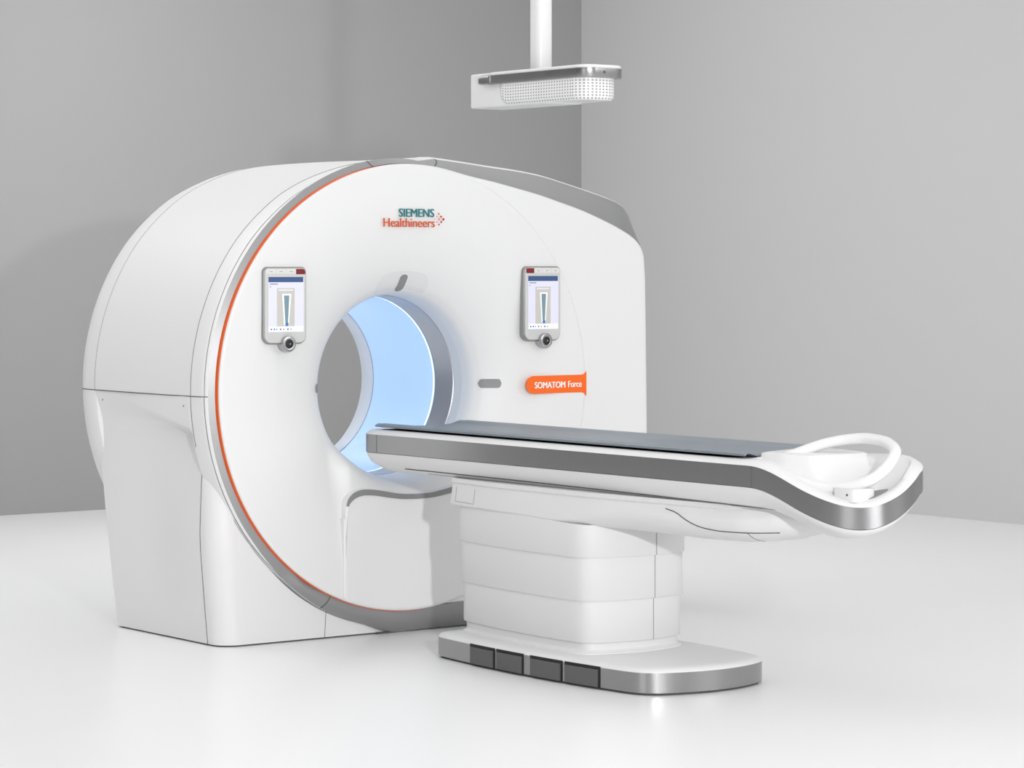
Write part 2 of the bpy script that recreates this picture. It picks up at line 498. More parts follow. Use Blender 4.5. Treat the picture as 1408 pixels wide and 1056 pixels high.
# dark plinth standing in for the contact shade under the foot
b0 = [(p[0] + .012 if p[0] < -.2 else p[0], p[1] + (.010 if p[1] < .5 else -.01), 0) for p in rows[0][2:]]
b0 = b0 + [(.35, .80, 0)]
mb.grid([b0, [(a, b, .02) for a, b, c in b0]], 'gap')
mb.build('lower_casing', G, 'white lower casing with flared foot and rounded corner', sharp=40)

# ---- rear cover (seen at the lower left) + back plate with bore opening
mb = MB(); rows = []
for d in range(180, 256, 3):
    rows.append([(cxz(.965 + o, d)[0], yy, max(cxz(.965 + o, d)[1], .012)) for yy, o in ((.785, -.04), (.795, .002), (.805, .0065), (.88, .003), (.93, -.007), (.957, -.022), (.968, -.05))])
mb.grid(rows, 'white')
def st_ray(th):
    n = len(st_out); best = .9
    cx_, sx_ = math.cos(th), math.sin(th)
    for i in range(n):
        p, q = st_out[i], st_out[(i + 1) % n]
        ax, az, bx_, bz_ = p[0], p[2] - AX, q[0], q[2] - AX
        den = cx_ * (bz_ - az) - sx_ * (bx_ - ax)
        if abs(den) < 1e-9: continue
        t = (ax * (bz_ - az) - az * (bx_ - ax)) / den
        f = (cx_ * az - sx_ * ax) / -den if True else 0
        if t > 0 and -1e-6 <= f <= 1 + 1e-6: best = t
    return best
ring_o = []
for k in range(240):
    t = 2 * PI * k / 240; r0 = st_ray(t) - .035
    ring_o.append((r0 * math.cos(t), .960, max(.012, AX + r0 * math.sin(t))))
ring_i = [(BX + (BR + .08) * math.cos(2 * PI * k / 240), .957, AX + (BR + .08) * math.sin(2 * PI * k / 240)) for k in range(240)]
mb.grid([ring_o, ring_i], 'white', cv=True)
mb.build('rear_cover', G, sharp=50)

# ---- bore
def bore_piece(name, prof, m, label=None, lines=()):
    mb = MB(); rows = []
    for k in range(200):
        t = 2 * PI * k / 200
        rows.append([(BX + r * math.cos(t), y, AX + r * math.sin(t)) for r, y in prof])
    mb.grid(rows, m, cu=True)
    for y, r, rad_, mm in lines:
        mb.tube([(BX + r * math.cos(2 * PI * k / 160), y, AX + r * math.sin(2 * PI * k / 160)) for k in range(160)], rad_, mm, 5, closed=True)
    return mb.build(name, G, label, sharp=50)
bore_piece('bore_entry', [(BR, .10), (BR, .158)], 'gloss', 'white entry lip of the bore')
bore_piece('bore_ring', [(BR, .158), (BR - .003, .160), (BR - .003, .286), (BR, .288)], 'metal_ring', 'grey metal ring inside the bore')
bore_piece('lamp_strip', [(BR, .300), (BR - .002, .301), (BR - .002, .307), (BR, .308)], 'lamp', 'bright thin light line in the bore')
bore_piece('bore_liner', [(BR, .288), (BR, .312), (BR - .0005, .313), (BR - .0005, .76)], 'bore', 'glowing pale blue bore lining', lines=((.290, BR - .001, .0016, 'gapsoft'),))
bore_piece('bore_exit', [(BR, .76), (BR - .002, .762), (BR - .002, .852), (BR + .003, .862), (BR + .03, .90), (BR + .055, .93), (BR + .08, .957)], 'white', 'white rear lip of the bore', lines=((.762, BR - .002, .0012, 'gapsoft'),))

# ---- positioning laser slots and speaker grille round the flare
def flare_patch(mb, th0, rfun, m, off, nr=14, nt=14):
    """patch over the flare; rfun(u in -1..1) -> (r0, r1); half width in metres = hw"""
    pass
def flare_pt(r, lateral, th, off):
    c_, s_ = math.cos(th), math.sin(th)
    x = BX + r * c_ - lateral * s_; z = AX + r * s_ + lateral * c_
    rr = math.hypot(x - BX, z - AX)
    # surface normal of the flare in (r, y)
    y = interp(FL, rr); dy = (interp(FL, rr + .004) - interp(FL, rr - .004)) / .008
    nr, ny = dy, -1.0; L = math.hypot(nr, ny); nr /= L; ny /= L
    return (x + c_ * nr * off, y + ny * off, z + s_ * nr * off)
def slot(th, r0, r1, hw):
    mb = MB()
    for grow, off, m in ((.006, .0012, 'gloss'), (0, .0022, 'slot')):
        rc0, rc1 = r0 - grow, r1 + grow; h = hw + grow
        rows = []
        for k in range(25):
            r = rc0 + (rc1 - rc0) * k / 24
            e = min(r - rc0, rc1 - r); w = h if e >= h * .7 else math.sqrt(max(0, 1 - ((h * .7 - e) / (h * .7)) ** 2)) * h
            w = max(w, .001)
            rows.append([flare_pt(r, -w + 2 * w * j / 6, th, off) for j in range(7)])
        mb.grid(rows, m)
    return mb.build('laser_slot', G, 'dark grey rounded slot at the edge of the bore')
slot(0, .405, .487, .019); slot(PI / 2, .392, .462, .019); slot(PI, .385, .425, .019)
mb = MB(); rows = []; uv = []
def pad_outline(u): return 1
NR, NT = 12, 60
for j in range(NT + 1):
    t = -1 + 2 * j / NT; row = []
    hgt = .072 * (1 - abs(t) ** 5) ** .5 if abs(t) < 1 else 0.0
    for k in range(NR + 1):
        r = .400 + .0 + (.004 + hgt) * k / NR
        row.append(flare_pt(r, 0, PI / 2 - t * .31, .0008)); uv.append((j / NT, k / NR))
    rows.append(row)
mb.grid(rows, 'spk'); mb.uv = uv
mb.build('speaker_grille', G, 'faint punched speaker field above the bore')

# ---- lettering
def text_part(name, body, m, parent, x0, x1, z0, z1, y, label, bold=.0, mirror=False):
    cu = bpy.data.curves.new(name, 'FONT'); cu.body = body; cu.size = 1; cu.extrude = 0.0; cu.resolution_u = 4
    ob = bpy.data.objects.new('tmp', cu); COL.objects.link(ob)
    bpy.context.view_layer.update()
    me = bpy.data.meshes.new_from_object(ob.evaluated_get(bpy.context.evaluated_depsgraph_get()))
    bpy.data.objects.remove(ob); bpy.data.curves.remove(cu)
    xs = [v.co.x for v in me.vertices]; zs_ = [v.co.y for v in me.vertices]
    ax, bx, az, bz = min(xs), max(xs), min(zs_), max(zs_)
    mb = MB(); k = mb.mi(m)
    bold_dx = bold; x1 -= bold_dx
    top = [(x0 + (v.co.x - ax) / (bx - ax) * (x1 - x0), y, z0 + (v.co.y - az) / (bz - az) * (z1 - z0)) for v in me.vertices]
    F0 = [list(p.vertices) for p in me.polygons]
    for q in range(3 if bold else 1):
        n0 = len(mb.v); mb.v += [(x + bold_dx * q / 2, yy - .00005 * q, z) for x, yy, z in top]; mb.f += [[i + n0 for i in f] for f in F0]
    mb.m = [k] * len(mb.f)
    bpy.data.meshes.remove(me)
    o = mb.build(name, parent, label, smooth=False)
    return o
YT = -.1012
logo = text_part('logo_lettering', 'SIEMENS', 'teal', G, -.065, .113, 1.7075, 1.7415, YT, 'teal capital lettering above the bore', .0032)
text_part('logo_lettering', 'Healthineers', 'print_orange', G, -.141, .116, 1.666, 1.702, YT, 'orange lettering under the teal line', .0028)
mb = MB()
for X, Y, r in ((1095, 195, 14), (1128, 240, 17), (1165, 282, 21), (1130, 325, 17), (1095, 367, 15), (1095, 282, 14), (1062, 238, 10), (1062, 325, 10), (1028, 283, 8)):
    px = .117 + (X - 1032) / 11.733 * .0037; pz = 1.668 - (Y - 405) / 11.733 * .00299; rr = r / 11.733 * .0031
    mb.ngon([(px + rr * math.cos(a * PI / 8), YT, pz + rr * math.sin(a * PI / 8)) for a in range(16)], 'print_red' if r > 15 else 'print_orange')
mb.build('logo_dots', G, 'cluster of small red and orange dots', smooth=False)
# orange badge
mb = MB(); zc, hh = 1.004, .0375
ol = []
for k in range(17):
    a = PI / 2 + PI * k / 16; ol.append((.628 + hh * 1.05 * math.cos(a), zc + hh * math.sin(a)))
ol += [(.80, zc - hh), (.886, zc - hh - .0005), (.900, zc - hh - .004), (.9105, zc - hh - .014), (.9125, zc - hh - .016)]
ol += [(.9125, zc + hh + .014), (.9105, zc + hh + .012), (.900, zc + hh + .003), (.886, zc + hh), (.80, zc + hh)]
mb.loft([[(a, -.0995, b) for a, b in ol], [(a, -.1022, b) for a, b in ol]], 'badge')
badge = mb.build('name_badge', G, 'orange badge at the right edge of the round face', smooth=False)
text_part('badge_lettering', 'SOMATOM', 'print_white', badge, .632, .797, .9885, 1.0155, -.1031, 'white capital lettering', .0028)
text_part('badge_lettering', 'Force', 'print_white', badge, .812, .886, .9895, 1.0165, -.1031, 'white lettering', .0024)

# ---- two touch control panels
def control_panel(x0, x1, z0, z1, stop_right, label):
    w = x1 - x0; h = z1 - z0; cx, cz = (x0 + x1) / 2, (z0 + z1) / 2
    fn = lambda a, b, d: (a, -.098 + .008 - d, b)
    ol = rrect(cx, cz, w, h, (.034, .034, .022, .022), 8)
    mb = MB(); mb.slab(ol, fn, 0, .024, .005, 'rim')
    mb.slab(inset(ol, .0055), fn, .02, .0285, .002, 'bezel')
    p = mb.build('control_panel', G, label, sharp=30)
    # key strip
    kz = z1 - .008 - .0105; kw = w - .018; k0 = cx - kw / 2
    mb = MB(); sgm = kw / 4.2
    red_x0, red_x1 = (k0 + kw - sgm, k0 + kw) if stop_right else (k0, k0 + sgm)
    wx0 = k0 if stop_right else k0 + sgm; ww = kw - sgm
    for k in range(3):
        a = wx0 + ww * k / 3 + .001; b = wx0 + ww * (k + 1) / 3 - .001
        mb.slab(rrect((a + b) / 2, kz, b - a, .019, (.002, .002, .008 if (k == 2 and not stop_right) else .002, .008 if (k == 0 and stop_right) else .002), 3), fn, .028, .0298, .0006, 'keys')
        mb.ngon([fn(q, r, .0300) for q, r in rrect((a + b) / 2, kz, (b - a) * .35, .0035, .0008, 1)], 'keymark')
    mb.build('key_strip', p, 'row of white soft keys', sharp=30)
    mb = MB(); a, b = red_x0, red_x1
    mb.slab(rrect((a + b) / 2, kz, b - a - .001, .021, (.002, .002, .012 if stop_right else .002, .002 if stop_right else .006), 4), fn, .028, .0302, .0008, 'stop')
    mb.build('stop_button', p, 'dark red key at the corner', sharp=30)
    # screen
    S = lambda u, v: (x0 + w * u, z1 - h * v)
    mb = MB()
    def q(u0, v0, u1, v1, m, lay):
        a, b = S(u0, v0); c_, d = S(u1, v1); mb.ngon([fn(a, b, lay), fn(c_, b, lay), fn(c_, d, lay), fn(a, d, lay)], m)
    q(.100, .130, .920, .842, 's_bg', .0288)
    q(.100, .130, .905, .198, 's_bar', .0291)
    q(.11, .77, .905, .835, 's_white', .0291)
    q(.13, .217, .32, .227, 's_txt', .0291); q(.13, .253, .16, .262, 's_txt', .0291)
    q(.295, .275, .705, .77, 's_img', .0291)
    q(.33, .29, .67, .31, 's_bg', .02925)
    def trap(a0, a1, v0, b0, b1, v1, m, lay):
        P = [S(a0, v0), S(a1, v0), S(b1, v1), S(b0, v1)]; mb.ngon([fn(a, b, lay) for a, b in P], m)
    trap(.415, .625, .35, .46, .57, .755, 's_white', .0294)
    trap(.455, .58, .37, .485, .55, .72, 's_teal', .0297)
    cxx, czz = S(.523, .742); mb.ngon([fn(cxx + .008 * math.cos(k * PI / 8), czz + .008 * math.sin(k * PI / 8), .0300) for k in range(16)], 's_dot')
    for k, uu in enumerate((.15, .22, .285, .36, .44, .53, .61)):
        q(uu, .795, uu + (.035 if k in (0, 1, 3, 5) else .02), .817, 's_dot' if k < 4 else 's_txt', .0294)
    mb.build('screen', p, 'lit touch screen with blue bar and table graphic', smooth=False)
    # joystick knob
    kx, kz2 = cx + .006, z0 + .001
    mb = MB(); R = []
    prof = [(.026, 0), (.030, .01), (.031, .026), (.0325, .032), (.0325, .042), (.030, .046), (.024, .0475), (.0185, .0465), (.0185, .044)]
    for r, d in prof: R.append([fn(kx + r * math.cos(2 * PI * k / 40), kz2 + r * math.sin(2 * PI * k / 40), d) for k in range(40)])
    mb.loft(R, 'chrome')
    R = [[fn(kx + r * math.cos(2 * PI * k / 32), kz2 + r * math.sin(2 * PI * k / 32), d) for k in range(32)] for r, d in ((.018, .044), (.0175, .0475), (.012, .051), (.005, .0525), (.0045, .0515))]
    mb.loft(R, 'black')
    mb.ngon([fn(kx + .0038 * math.cos(2 * PI * k / 12), kz2 + .0038 * math.sin(2 * PI * k / 12), .0527) for k in range(12)], 'slot')
    mb.build('joystick_knob', p, 'round chrome knob with black centre', sharp=40)
control_panel(-.722, -.520, 1.197, 1.503, True, 'control panel left of the bore with the red key at its right corner')
control_panel(.566, .763, 1.19, 1.506, False, 'control panel right of the bore with the red key at its left corner')

# ================================================================== PATIENT TABLE
T = thing('patient_table', 'long white patient table with silver side rail on a stepped column before the scanner', 'table', (-.035, -1.35, 0))
CX = -.035
# ---- base plate
def base_outline(off=0):
    L = []
    for k in range(21):
        y = -.70 - 1.25 * k / 20; L.append((CX - .33 + .10 * ((y + 1.38) ** 2), y))
    L = [(CX - (-(x - CX)), y) for x, y in L]
    Fr = [(CX - .30 + .60 * k / 16, -2.06 + 1.0 * ((-.30 + .60 * k / 16) ** 2)) for k in range(1, 16)]
    Rr = [(2 * CX - x, y) for x, y in reversed(L)]
    P = [(x, y, 0) for x, y in L + Fr + Rr]
    P = smooth_loop(P, 260, .042)
    return [(p.x, p.y) for p in P]
bo = base_outline()
mb = MB()
R = [[(x, y, z) for x, y in inset(bo, d)] for d, z in ((.012, 0), (.012, .009), (0, .009), (0, .080), (.0, .0805), (.003, .086), (.010, .092), (.022, .096), (.05, .098))]
mb.loft(R, ['gap', 'gap', 'metal', 'tier', 'tier', 'tier', 'tier', 'tier'])  # inset dark rings at the bottom stand in for contact shade under the plate
mb.build('base', T, 'white floor plate with a silver rim', sharp=40)
# point on the left rim at given y
def rimx(y):
    c = [p for p in bo if p[0] < CX]
    c.sort(key=lambda p: abs(p[1] - y)); p, q = c[0], c[1]
    if abs(p[1] - q[1]) < 1e-6: return p[0]
    return p[0] + (q[0] - p[0]) * (y - p[1]) / (q[1] - p[1])
def foot_pedal(y0, y1):
    mb = MB()
    N = 10
    def strip(ya, yb, za, zb, off0, off1, m):
        A, B, C_, D = [], [], [], []
        for k in range(N + 1):
            y = ya + (yb - ya) * k / N; x = rimx(y)
            A.append((x - off0, y, za)); B.append((x - off1, y, za)); C_.append((x - off1, y, zb)); D.append((x - off0, y, zb))
        mb.grid([A, B, C_, D, A], m); mb.ngon([A[0], B[0], C_[0], D[0]], m); mb.ngon([A[-1], B[-1], C_[-1], D[-1]], m)
    strip(y0, y1, .009, .083, -.01, .0015, 'black')
    strip(y0 - .008, y1 + .010, .010, .072, -.008, .007, 'pedal')
    return mb.build('foot_pedal', T, 'dark grey textured foot pedal', sharp=30)
for a, b in ((-.985, -1.155), (-1.165, -1.338), (-1.378, -1.565), (-1.578, -1.768)): foot_pedal(a, b)

# ---- lifting column tiers
def ped(off, n=220):
    P = []
    for k in range(25):
        y = -.735 - .845 * k / 24; P.append((CX - (.242 - .14 * (y + 1.38) ** 2), y))
    P += [(CX - .225 + .45 * k / 16, -1.635 + .95 * (-.225 + .45 * k / 16) ** 2) for k in range(1, 16)]
    P += [(2 * CX - x, y) for x, y in reversed(P[:25])]
    Q = smooth_loop([(x, y, 0) for x, y in P], n, .036)
    return inset([(q.x, q.y) for q in Q], -off)
def tier(off, z0, z1, lip):
    mb = MB()
    R = [[(x, y, z) for x, y in ped(o)] for o, z in ((off - .02, z0), (off - .003, z0), (off, z0 + .004))]
    zf = (lambda y: z1) if z1 else (lambda y: interp([(-1.66, .566), (-1.5, .571), (-1.25, .583), (-.95, .587), (-.7, .587)], y))
    for o in (off, off - .02): R.append([(x, y, zf(y)) for x, y in ped(o)])
    mb.loft(R, 'tier')
    p = min(ped(off), key=lambda q: abs(q[0] - (CX + .04)) + (10 if q[1] > -1.4 else 0))
    mb.tube([(p[0], p[1] - .0003, z0 + .001), (p[0], p[1] - .0003, zf(p[1]))], .0016, 'gapsoft', 6)
    return mb.build('column_cover', T, None, sharp=40)
def skirt():
    mb = MB()
    R = [[(x, y, z) for x, y in ped(o)] for o, z in ((.006, .094), (.004, .101), (-.006, .105), (-.012, .112), (-.012, .150), (-.03, .150))]
    mb.loft(R, 'tier'); mb.build('column_skirt', T, 'narrow white skirt at the foot of the column', sharp=40)
skirt()
tier(.000, .138, .33, .01); tier(.008, .290, .49, .01); tier(.016, .448, None, .01)

# ---- head / undercarriage carrying the table top
mb = MB()
def carr(y):
    """half width, bottom z"""
    hw = interp([(-2.62, .03), (-2.55, .10), (-2.48, .145), (-2.36, .182), (-2.1, .204), (-1.85, .226), (-1.65, .246), (-1.5, .256), (-1.35, .261), (-1.2, .258), (-1.0, .249), (-.73, .219), (-.715, .214)], y)
    zb = interp([(-2.62, .62), (-2.52, .588), (-2.42, .565), (-2.30, .553), (-2.1, .549), (-1.8, .555), (-1.5, .566), (-1.25, .578), (-.95, .582), (-.73, .582)], y)
    return hw, zb
def carr_prof(y):
    hw, zb = carr(y); tp = min(hw - .010, .240) if y > -2.3 else hw + .01 * (y + 2.3) / .3 - .01
    up_ = .055 * sstep(-2.25, -2.5, y); prof = [(tp * .6, .688 + up_), (tp + .006, .688 + up_), (tp + .006, .673 + up_ * .7), (tp, .667 + up_ * .5)]
    fl = sstep(-1.35, -1.85, y); r2 = .010 + min(.075, hw * .5) * fl; r2x = .010 + 1.5 * min(.075, hw * .5) * fl
    for k in range(13):
        a = k / 12 * PI / 2; prof.append((hw - r2x + r2x * math.cos(a), zb + r2 - r2 * math.sin(a)))
    return prof
rows = []
ys = [-.722 - (2.61 - .722) * k / 80 for k in range(81)]
for y in ys:
    prof = carr_prof(y) + [(0.0, carr(y)[1])]
    rows.append([(CX - a, y, b) for a, b in prof] + [(CX + a, y, b) for a, b in prof[:-1]][::-1])
mb.grid(rows, 'tier'); mb.ngon(rows[0], 'tier'); mb.ngon(rows[-1], 'tier')
# swept joint line on the near side
def near(y, z):
    P = carr_prof(y)[3:]
    for (xa, za), (xb, zb) in zip(P, P[1:]):
        if za >= z >= zb:
            f = (za - z) / max(1e-6, za - zb); return (CX - (xa + (xb - xa) * f) - .0006, y, z)
    return (CX - P[-1][0] - .0006, y, max(z, P[-1][1] - .0005))
J = smooth_path([(-2.00, .655, 0), (-2.06, .645, 0), (-2.11, .618, 0), (-2.16, .600, 0), (-2.24, .592, 0), (-2.38, .594, 0), (-2.48, .60, 0)], 40, .02)
mb.tube([near(p.x, p.y) for p in J], .002, 'gap', 6)
mb.tube([near(-2.37, .593 - k * .004) for k in range(9)], .0012, 'gap', 5)
# square service plate outline near the column
mb.tube([near(-.76, .655), near(-.76, .63), near(-.76, .600), near(-.83, .599), near(-.90, .598), near(-.90, .63), near(-.90, .655)], .0009, 'gapsoft', 5)
mb.build('carriage', T, 'white carriage under the table top', sharp=40)

# ---- table top hull: left chain (near side), right chain (far side)
Lc = [(CX - .02, -.105, .833), (-.14, -.107, .833), (-.2, -.113, .833), (-.24, -.125, .833), (-.266, -.148, .833), (-.280, -.185, .833), (-.285, -.25, .833)]
Lc += [(-.285, -.25 - (2.46 - .25) * k / 20, .834) for k in range(1, 21)]
Lc += [(-.285, -2.503, .835), (-.285, -2.558, .827), (-.283, -2.627, .807), (-.278, -2.728, .769), (-.265, -2.818, .741), (-.24, -2.895, .722), (-.2, -2.955, .717), (-.155, -2.992, .731), (-.085, -3.005, .761), (-.01, -2.986, .797), (.06, -2.945, .823)]
Rc = [(CX + .02, -.105, .833), (.07, -.107, .833), (.13, -.113, .833), (.17, -.125, .833), (.196, -.148, .833), (.21, -.185, .833), (.215, -.25, .833)]
Rc += [(.215, -.25 - (2.25 - .25) * k / 20, .834) for k in range(1, 21)]
Rc += [(.215, -2.40, .838), (.214, -2.52, .842), (.210, -2.62, .846), (.200, -2.72, .850), (.185, -2.78, .851), (.165, -2.83, .850), (.145, -2.865, .846), (.125, -2.895, .841), (.105, -2.915, .836), (.09, -2.928, .831), (.075, -2.938, .827)]
NC = 220
Ls = smooth_path(Lc, NC, .03); Rs = smooth_path(Rc, NC, .02)
ringpts = Ls + Rs[::-1]
NP = len(ringpts)
ring2 = [(p.x, p.y) for p in ringpts]
zt = [p.z for p in ringpts]
def end_f(i): return sstep(-2.45, -2.85, ringpts[i].y)
def nose_f(i): return sstep(-.42, -.12, ringpts[i].y)
def hull_ring(d, dz, endscale=1.0, nose=0.0, nosez=0.0, endin=1.0):
    ins = inset(ring2, min(d, .03)); out = []
    for i in range(NP):
        e = end_f(i); nz = nose_f(i)
        x, y = ring2[i]
        if d > .03 or y < -2.4:
            x1 = CX + (x - CX) * (1 - d / .25); y1 = y
            if y < -2.4: k = d / .60 * endin; x1 = CX + (x - CX) * (1 - d / .25 * (1 + (endin - 1) * e * .4)); y1 = -2.4 + (y + 2.4) * (1 - k)
            elif y > -.42: y1 = y - min(d, .03) * nz
            if d <= .03:
                f = sstep(-2.35, -2.5, y); x, y = ins[i][0] * (1 - f) + x1 * f, ins[i][1] * (1 - f) + y1 * f
            else: x, y = x1, y1
        else: x, y = ins[i]
        z = zt[i] + dz * (1 + (endscale - 1) * e)
        out.append((x, y - nose * nz, z + nosez * nz))
    return out
BH = -.072
rings = [
    hull_ring(.040, .0185), hull_ring(.022, .0165), hull_ring(.006, .006), hull_ring(.001, .0012), hull_ring(0, 0),
    hull_ring(0, BH), hull_ring(.003, BH - .002), hull_ring(.006, BH - .012, endscale=.97),
    hull_ring(.020, BH - .038, endscale=.86, nose=.0, endin=1.3), hull_ring(.040, BH - .060, endscale=.79, nose=.02, endin=1.8), hull_ring(.055, BH - .072, endscale=.78, nose=.05, endin=2.2),
    hull_ring(.080, BH - .078, endscale=.78, nose=.08, endin=2.6), hull_ring(.13, BH - .080, endscale=.79, nose=.08, endin=2.6)]
mb = MB()
mb.loft(rings[:5], 'gloss', cap0=False, cap1=False)
# deck surface between the two chains
r0 = rings[0]; rows = []
for i in range(NC):
    a = Vector(r0[i]); b = Vector(r0[NP - 1 - i]); row = []
    sag = .02 * sstep(-2.5, -2.8, (a.y + b.y) / 2)
    for k in range(13):
        f = k / 12; p = a.lerp(b, f); row.append((p.x, p.y, p.z - sag * math.sin(PI * f)))
    rows.append(row)
deck_rows = rows
mb.grid(rows, 'gloss')
mb.build('table_deck', T, 'glossy white top of the table sweeping down at the foot end', sharp=50)
mb = MB()
mb.loft([hull_ring(.004, -.001), rings[4], rings[5], hull_ring(.004, BH - .001)], 'metal', cap0=False, cap1=False)
for i in (min(range(NC), key=lambda i: abs(Ls[i].y + .259) + (9 if Ls[i].x > -.25 else 0)), min(range(NC), key=lambda i: abs(Ls[i].y + 2.50))):
    mb.tube([(ring2[i][0] - .0003, ring2[i][1], zt[i] - .001), (ring2[i][0] - .0003, ring2[i][1], zt[i] + BH + .001)], .0009, 'gap', 5)
mb.build('side_rail', T, 'brushed silver rail running round the table edge', sharp=40)
mb = MB()
mb.loft(rings[6:], 'tier', cap0=False, cap1=False)
r9 = rings[-1]; rows = []
for i in range(NC):
    a = Vector(r9[i]); b = Vector(r9[NP - 1 - i]); rows.append([tuple(a.lerp(b, k / 4)) for k in range(5)])
mb.grid(rows, 'tier')
# long shadow gap + second joint on the near side
def hull_side(y, z):
    i = min(range(NC), key=lambda i: abs(Ls[i].y - y) + (9 if Ls[i].x > -.25 else 0)); best = None
    prev = None
    for R in rings[6:]:
        p = Vector(R[i])
        if prev is not None and prev.z >= z >= p.z:
            f = (prev.z - z) / max(1e-6, prev.z - p.z); return (prev.lerp(p, f).x - .0008, y, z)
        prev = p
    return (prev.x - .0008, y, z)
gapl = []
for k in range(60):
    y = -.41 - (2.575 - .41) * k / 59; z = .704 - .016 * k / 59 * 1.0 + .004 * math.sin(PI * k / 59)
    gapl.append(hull_side(y, z))
mb.tube(gapl, .0024, 'gap', 6)
gap2 = []
for k in range(60):
    y = -.55 - (2.60 - .55) * k / 59; gap2.append(hull_side(y, .6915 - .006 * k / 59))
mb.tube(gap2, .0012, 'gapsoft', 5)
mb.build('underbody', T, 'white hull under the silver rail', sharp=50)

# ---- dark cradle under the mattress
def pad_outline(xa, xb, ya, yb, r=.03): return [(x, y) for x, y in rrect((xa + xb) / 2, (ya + yb) / 2, xb - xa, abs(yb - ya), r, 6)]
mb = MB()
co = pad_outline(-.243, .173, -.225, -2.34, .02)
mb.loft([[(x, y, z) for x, y in co] for z in (.840, .8525)], 'black')
mb.build('cradle', T, 'black carbon cradle edge under the mattress', sharp=40)

# ---- foot end: cradle end block, bracket and handle loop
mb = MB()
lv = [  # z, near x, far x, end y at near, end y at centre
    (.853, -.236, .165, -2.45, -2.45, -2.445),
    (.871, -.225, .160, -2.45, -2.45, -2.40)]
def blk(z, xn, xf, yend, bulge, yst):
    yf_ = yst + .10
    P = [(xn, yst), (xn + .0, yst - (yst - yend) * .5), (xn + .03, yend)]
    P += [(xn + .03 + (xf - xn - .06) * k / 8, yend - bulge * math.sin(PI * k / 8)) for k in range(1, 8)]
    P += [(xf - .03, yend), (xf, yf_ - (yf_ - yend) * .5), (xf, yf_)]
    Q = smooth_loop([(a, b, 0) for a, b in P], 120, .012); return [(q.x, q.y, z) for q in Q]
R = [blk(.70, -.16, .09, -2.74, .03, -2.445), blk(.745, -.20, .11, -2.80, .05, -2.445), blk(.765, -.215, .12, -2.81, .055, -2.445), blk(.778, -.218, .12, -2.79, .05, -2.445),
     blk(.80, -.215, .12, -2.73, .02, -2.445), blk(.83, -.208, .12, -2.69, .008, -2.445), blk(.860, -.203, .12, -2.675, .004, -2.445), blk(.872, -.200, .12, -2.67, .004, -2.445), blk(.876, -.19, .11, -2.66, .004, -2.46)]
mb.loft(R, 'gloss')
mb.build('cradle_end', T, 'white end block of the cradle inside the handle loop', sharp=40)
mb = MB()
hp = [(-.24, -2.36, .838), (-.20, -2.445, .845), (-.15, -2.518, .861), (-.10, -2.56, .883), (-.05, -2.59, .903), (0, -2.644, .919), (.03, -2.718, .928), (.02, -2.831, .921), (-.02, -2.92, .895), (-.08, -2.935, .846), (-.13, -2.92, .806), (-.17, -2.85, .778), (-.20, -2.75, .772), (-.222, -2.655, .790), (-.235, -2.55, .818), (-.24, -2.45, .832)]
hs = smooth_loop(hp, 140, .025)
rr = []
for p in hs:
    k = sstep(-2.38, -2.60, p.y); rr.append((.010 + .008 * k, .014 + .006 * k))
mb.tube(hs, rr, 'gloss', 16, closed=True)
mb.build('handle_loop', T, 'white oval handle loop at the foot end', sharp=60)
mb = MB()
bk = rrect(-.165, -2.865, .10, .11, .02, 5)
mb.loft([[(x, y, z) for x, y in bk] for z in (.735, .778)], 'tier')
mb.tube([(-.213, -2.885, .758), (-.2165, -2.885, .758)], .004, 'gap', 8)
mb.build('bracket', T, 'small white bracket under the handle loop', sharp=40)
mb = MB()
pk = rrect(-.108, -2.895, .10, .075, .03, 6)
from mathutils.bvhtree import BVHTree
_v = [p for r in deck_rows for p in r]; _n = len(deck_rows[0])
_f = [(i * _n + j, i * _n + j + 1, (i + 1) * _n + j + 1, (i + 1) * _n + j) for i in range(len(deck_rows) - 1) for j in range(_n - 1)]
DECK = BVHTree.FromPolygons(_v, _f)
def deckz(x, y):
    h = DECK.ray_cast(Vector((x, y, 2)), Vector((0, 0, -1)))[0]
    return h.z if h else .74
dz_ = [deckz(x, y) for x, y in pk]
mb.loft([[(x, y, z - .02) for (x, y), z in zip(pk, dz_)], [(x, y, z + .0015) for (x, y), z in zip(pk, dz_)]], 'slot')
mb.build('latch_pocket', T, 'dark grey recess beside the bracket', sharp=40)

# ================================================================== MATTRESS (lies on the table)
MT = MB(); rows_t = []; rows_b = []
ya, yb = -.205, -2.425
NY, NX = 90, 28
xa, xb = -.255, .187
def mat_top(f):
    # near rim, valley, far rim
    e = abs(2 * f - 1)
    return .8775 - .013 * (1 - sstep(.60, .93, e)) - .002 * (1 - e) - .008 * sstep(.955, 1.0, e)
for i in range(NY + 1):
    t = i / NY; y = ya + (yb - ya) * t
    rt, rb_ = [], []
    for j in range(NX + 1):
        f = j / NX
        e = abs(2 * f - 1)
        yy = y - (.02 * (1 - e ** 2)) * (1 - t) * (1 if t < .05 else 0)
        # foot edge slants: the far side stops a little nearer the scanner
        yy = yy + .10 * f * sstep(.93, 1.0, t)
        z = mat_top(f); thick = .0085
        if t < .012 or t > .992: thick = .006; z -= .002
        rt.append((xa + (xb - xa) * f, yy, z)); rb_.append((xa + (xb - xa) * (.012 + .976 * f), yy, z - thick))
    rows_t.append(rt); rows_b.append(rb_)
MT.grid(rows_t, 'pad'); MT.grid(rows_b, 'pad', flip=True)
def edge(a, b): MT.grid([a, b], 'pad')
edge(rows_t[0], rows_b[0]); edge(rows_t[-1], rows_b[-1]); edge([r[0] for r in rows_t], [r[0] for r in rows_b]); edge([r[-1] for r in rows_t], [r[-1] for r in rows_b])
mo = MT.build('mattress', sharp=60)
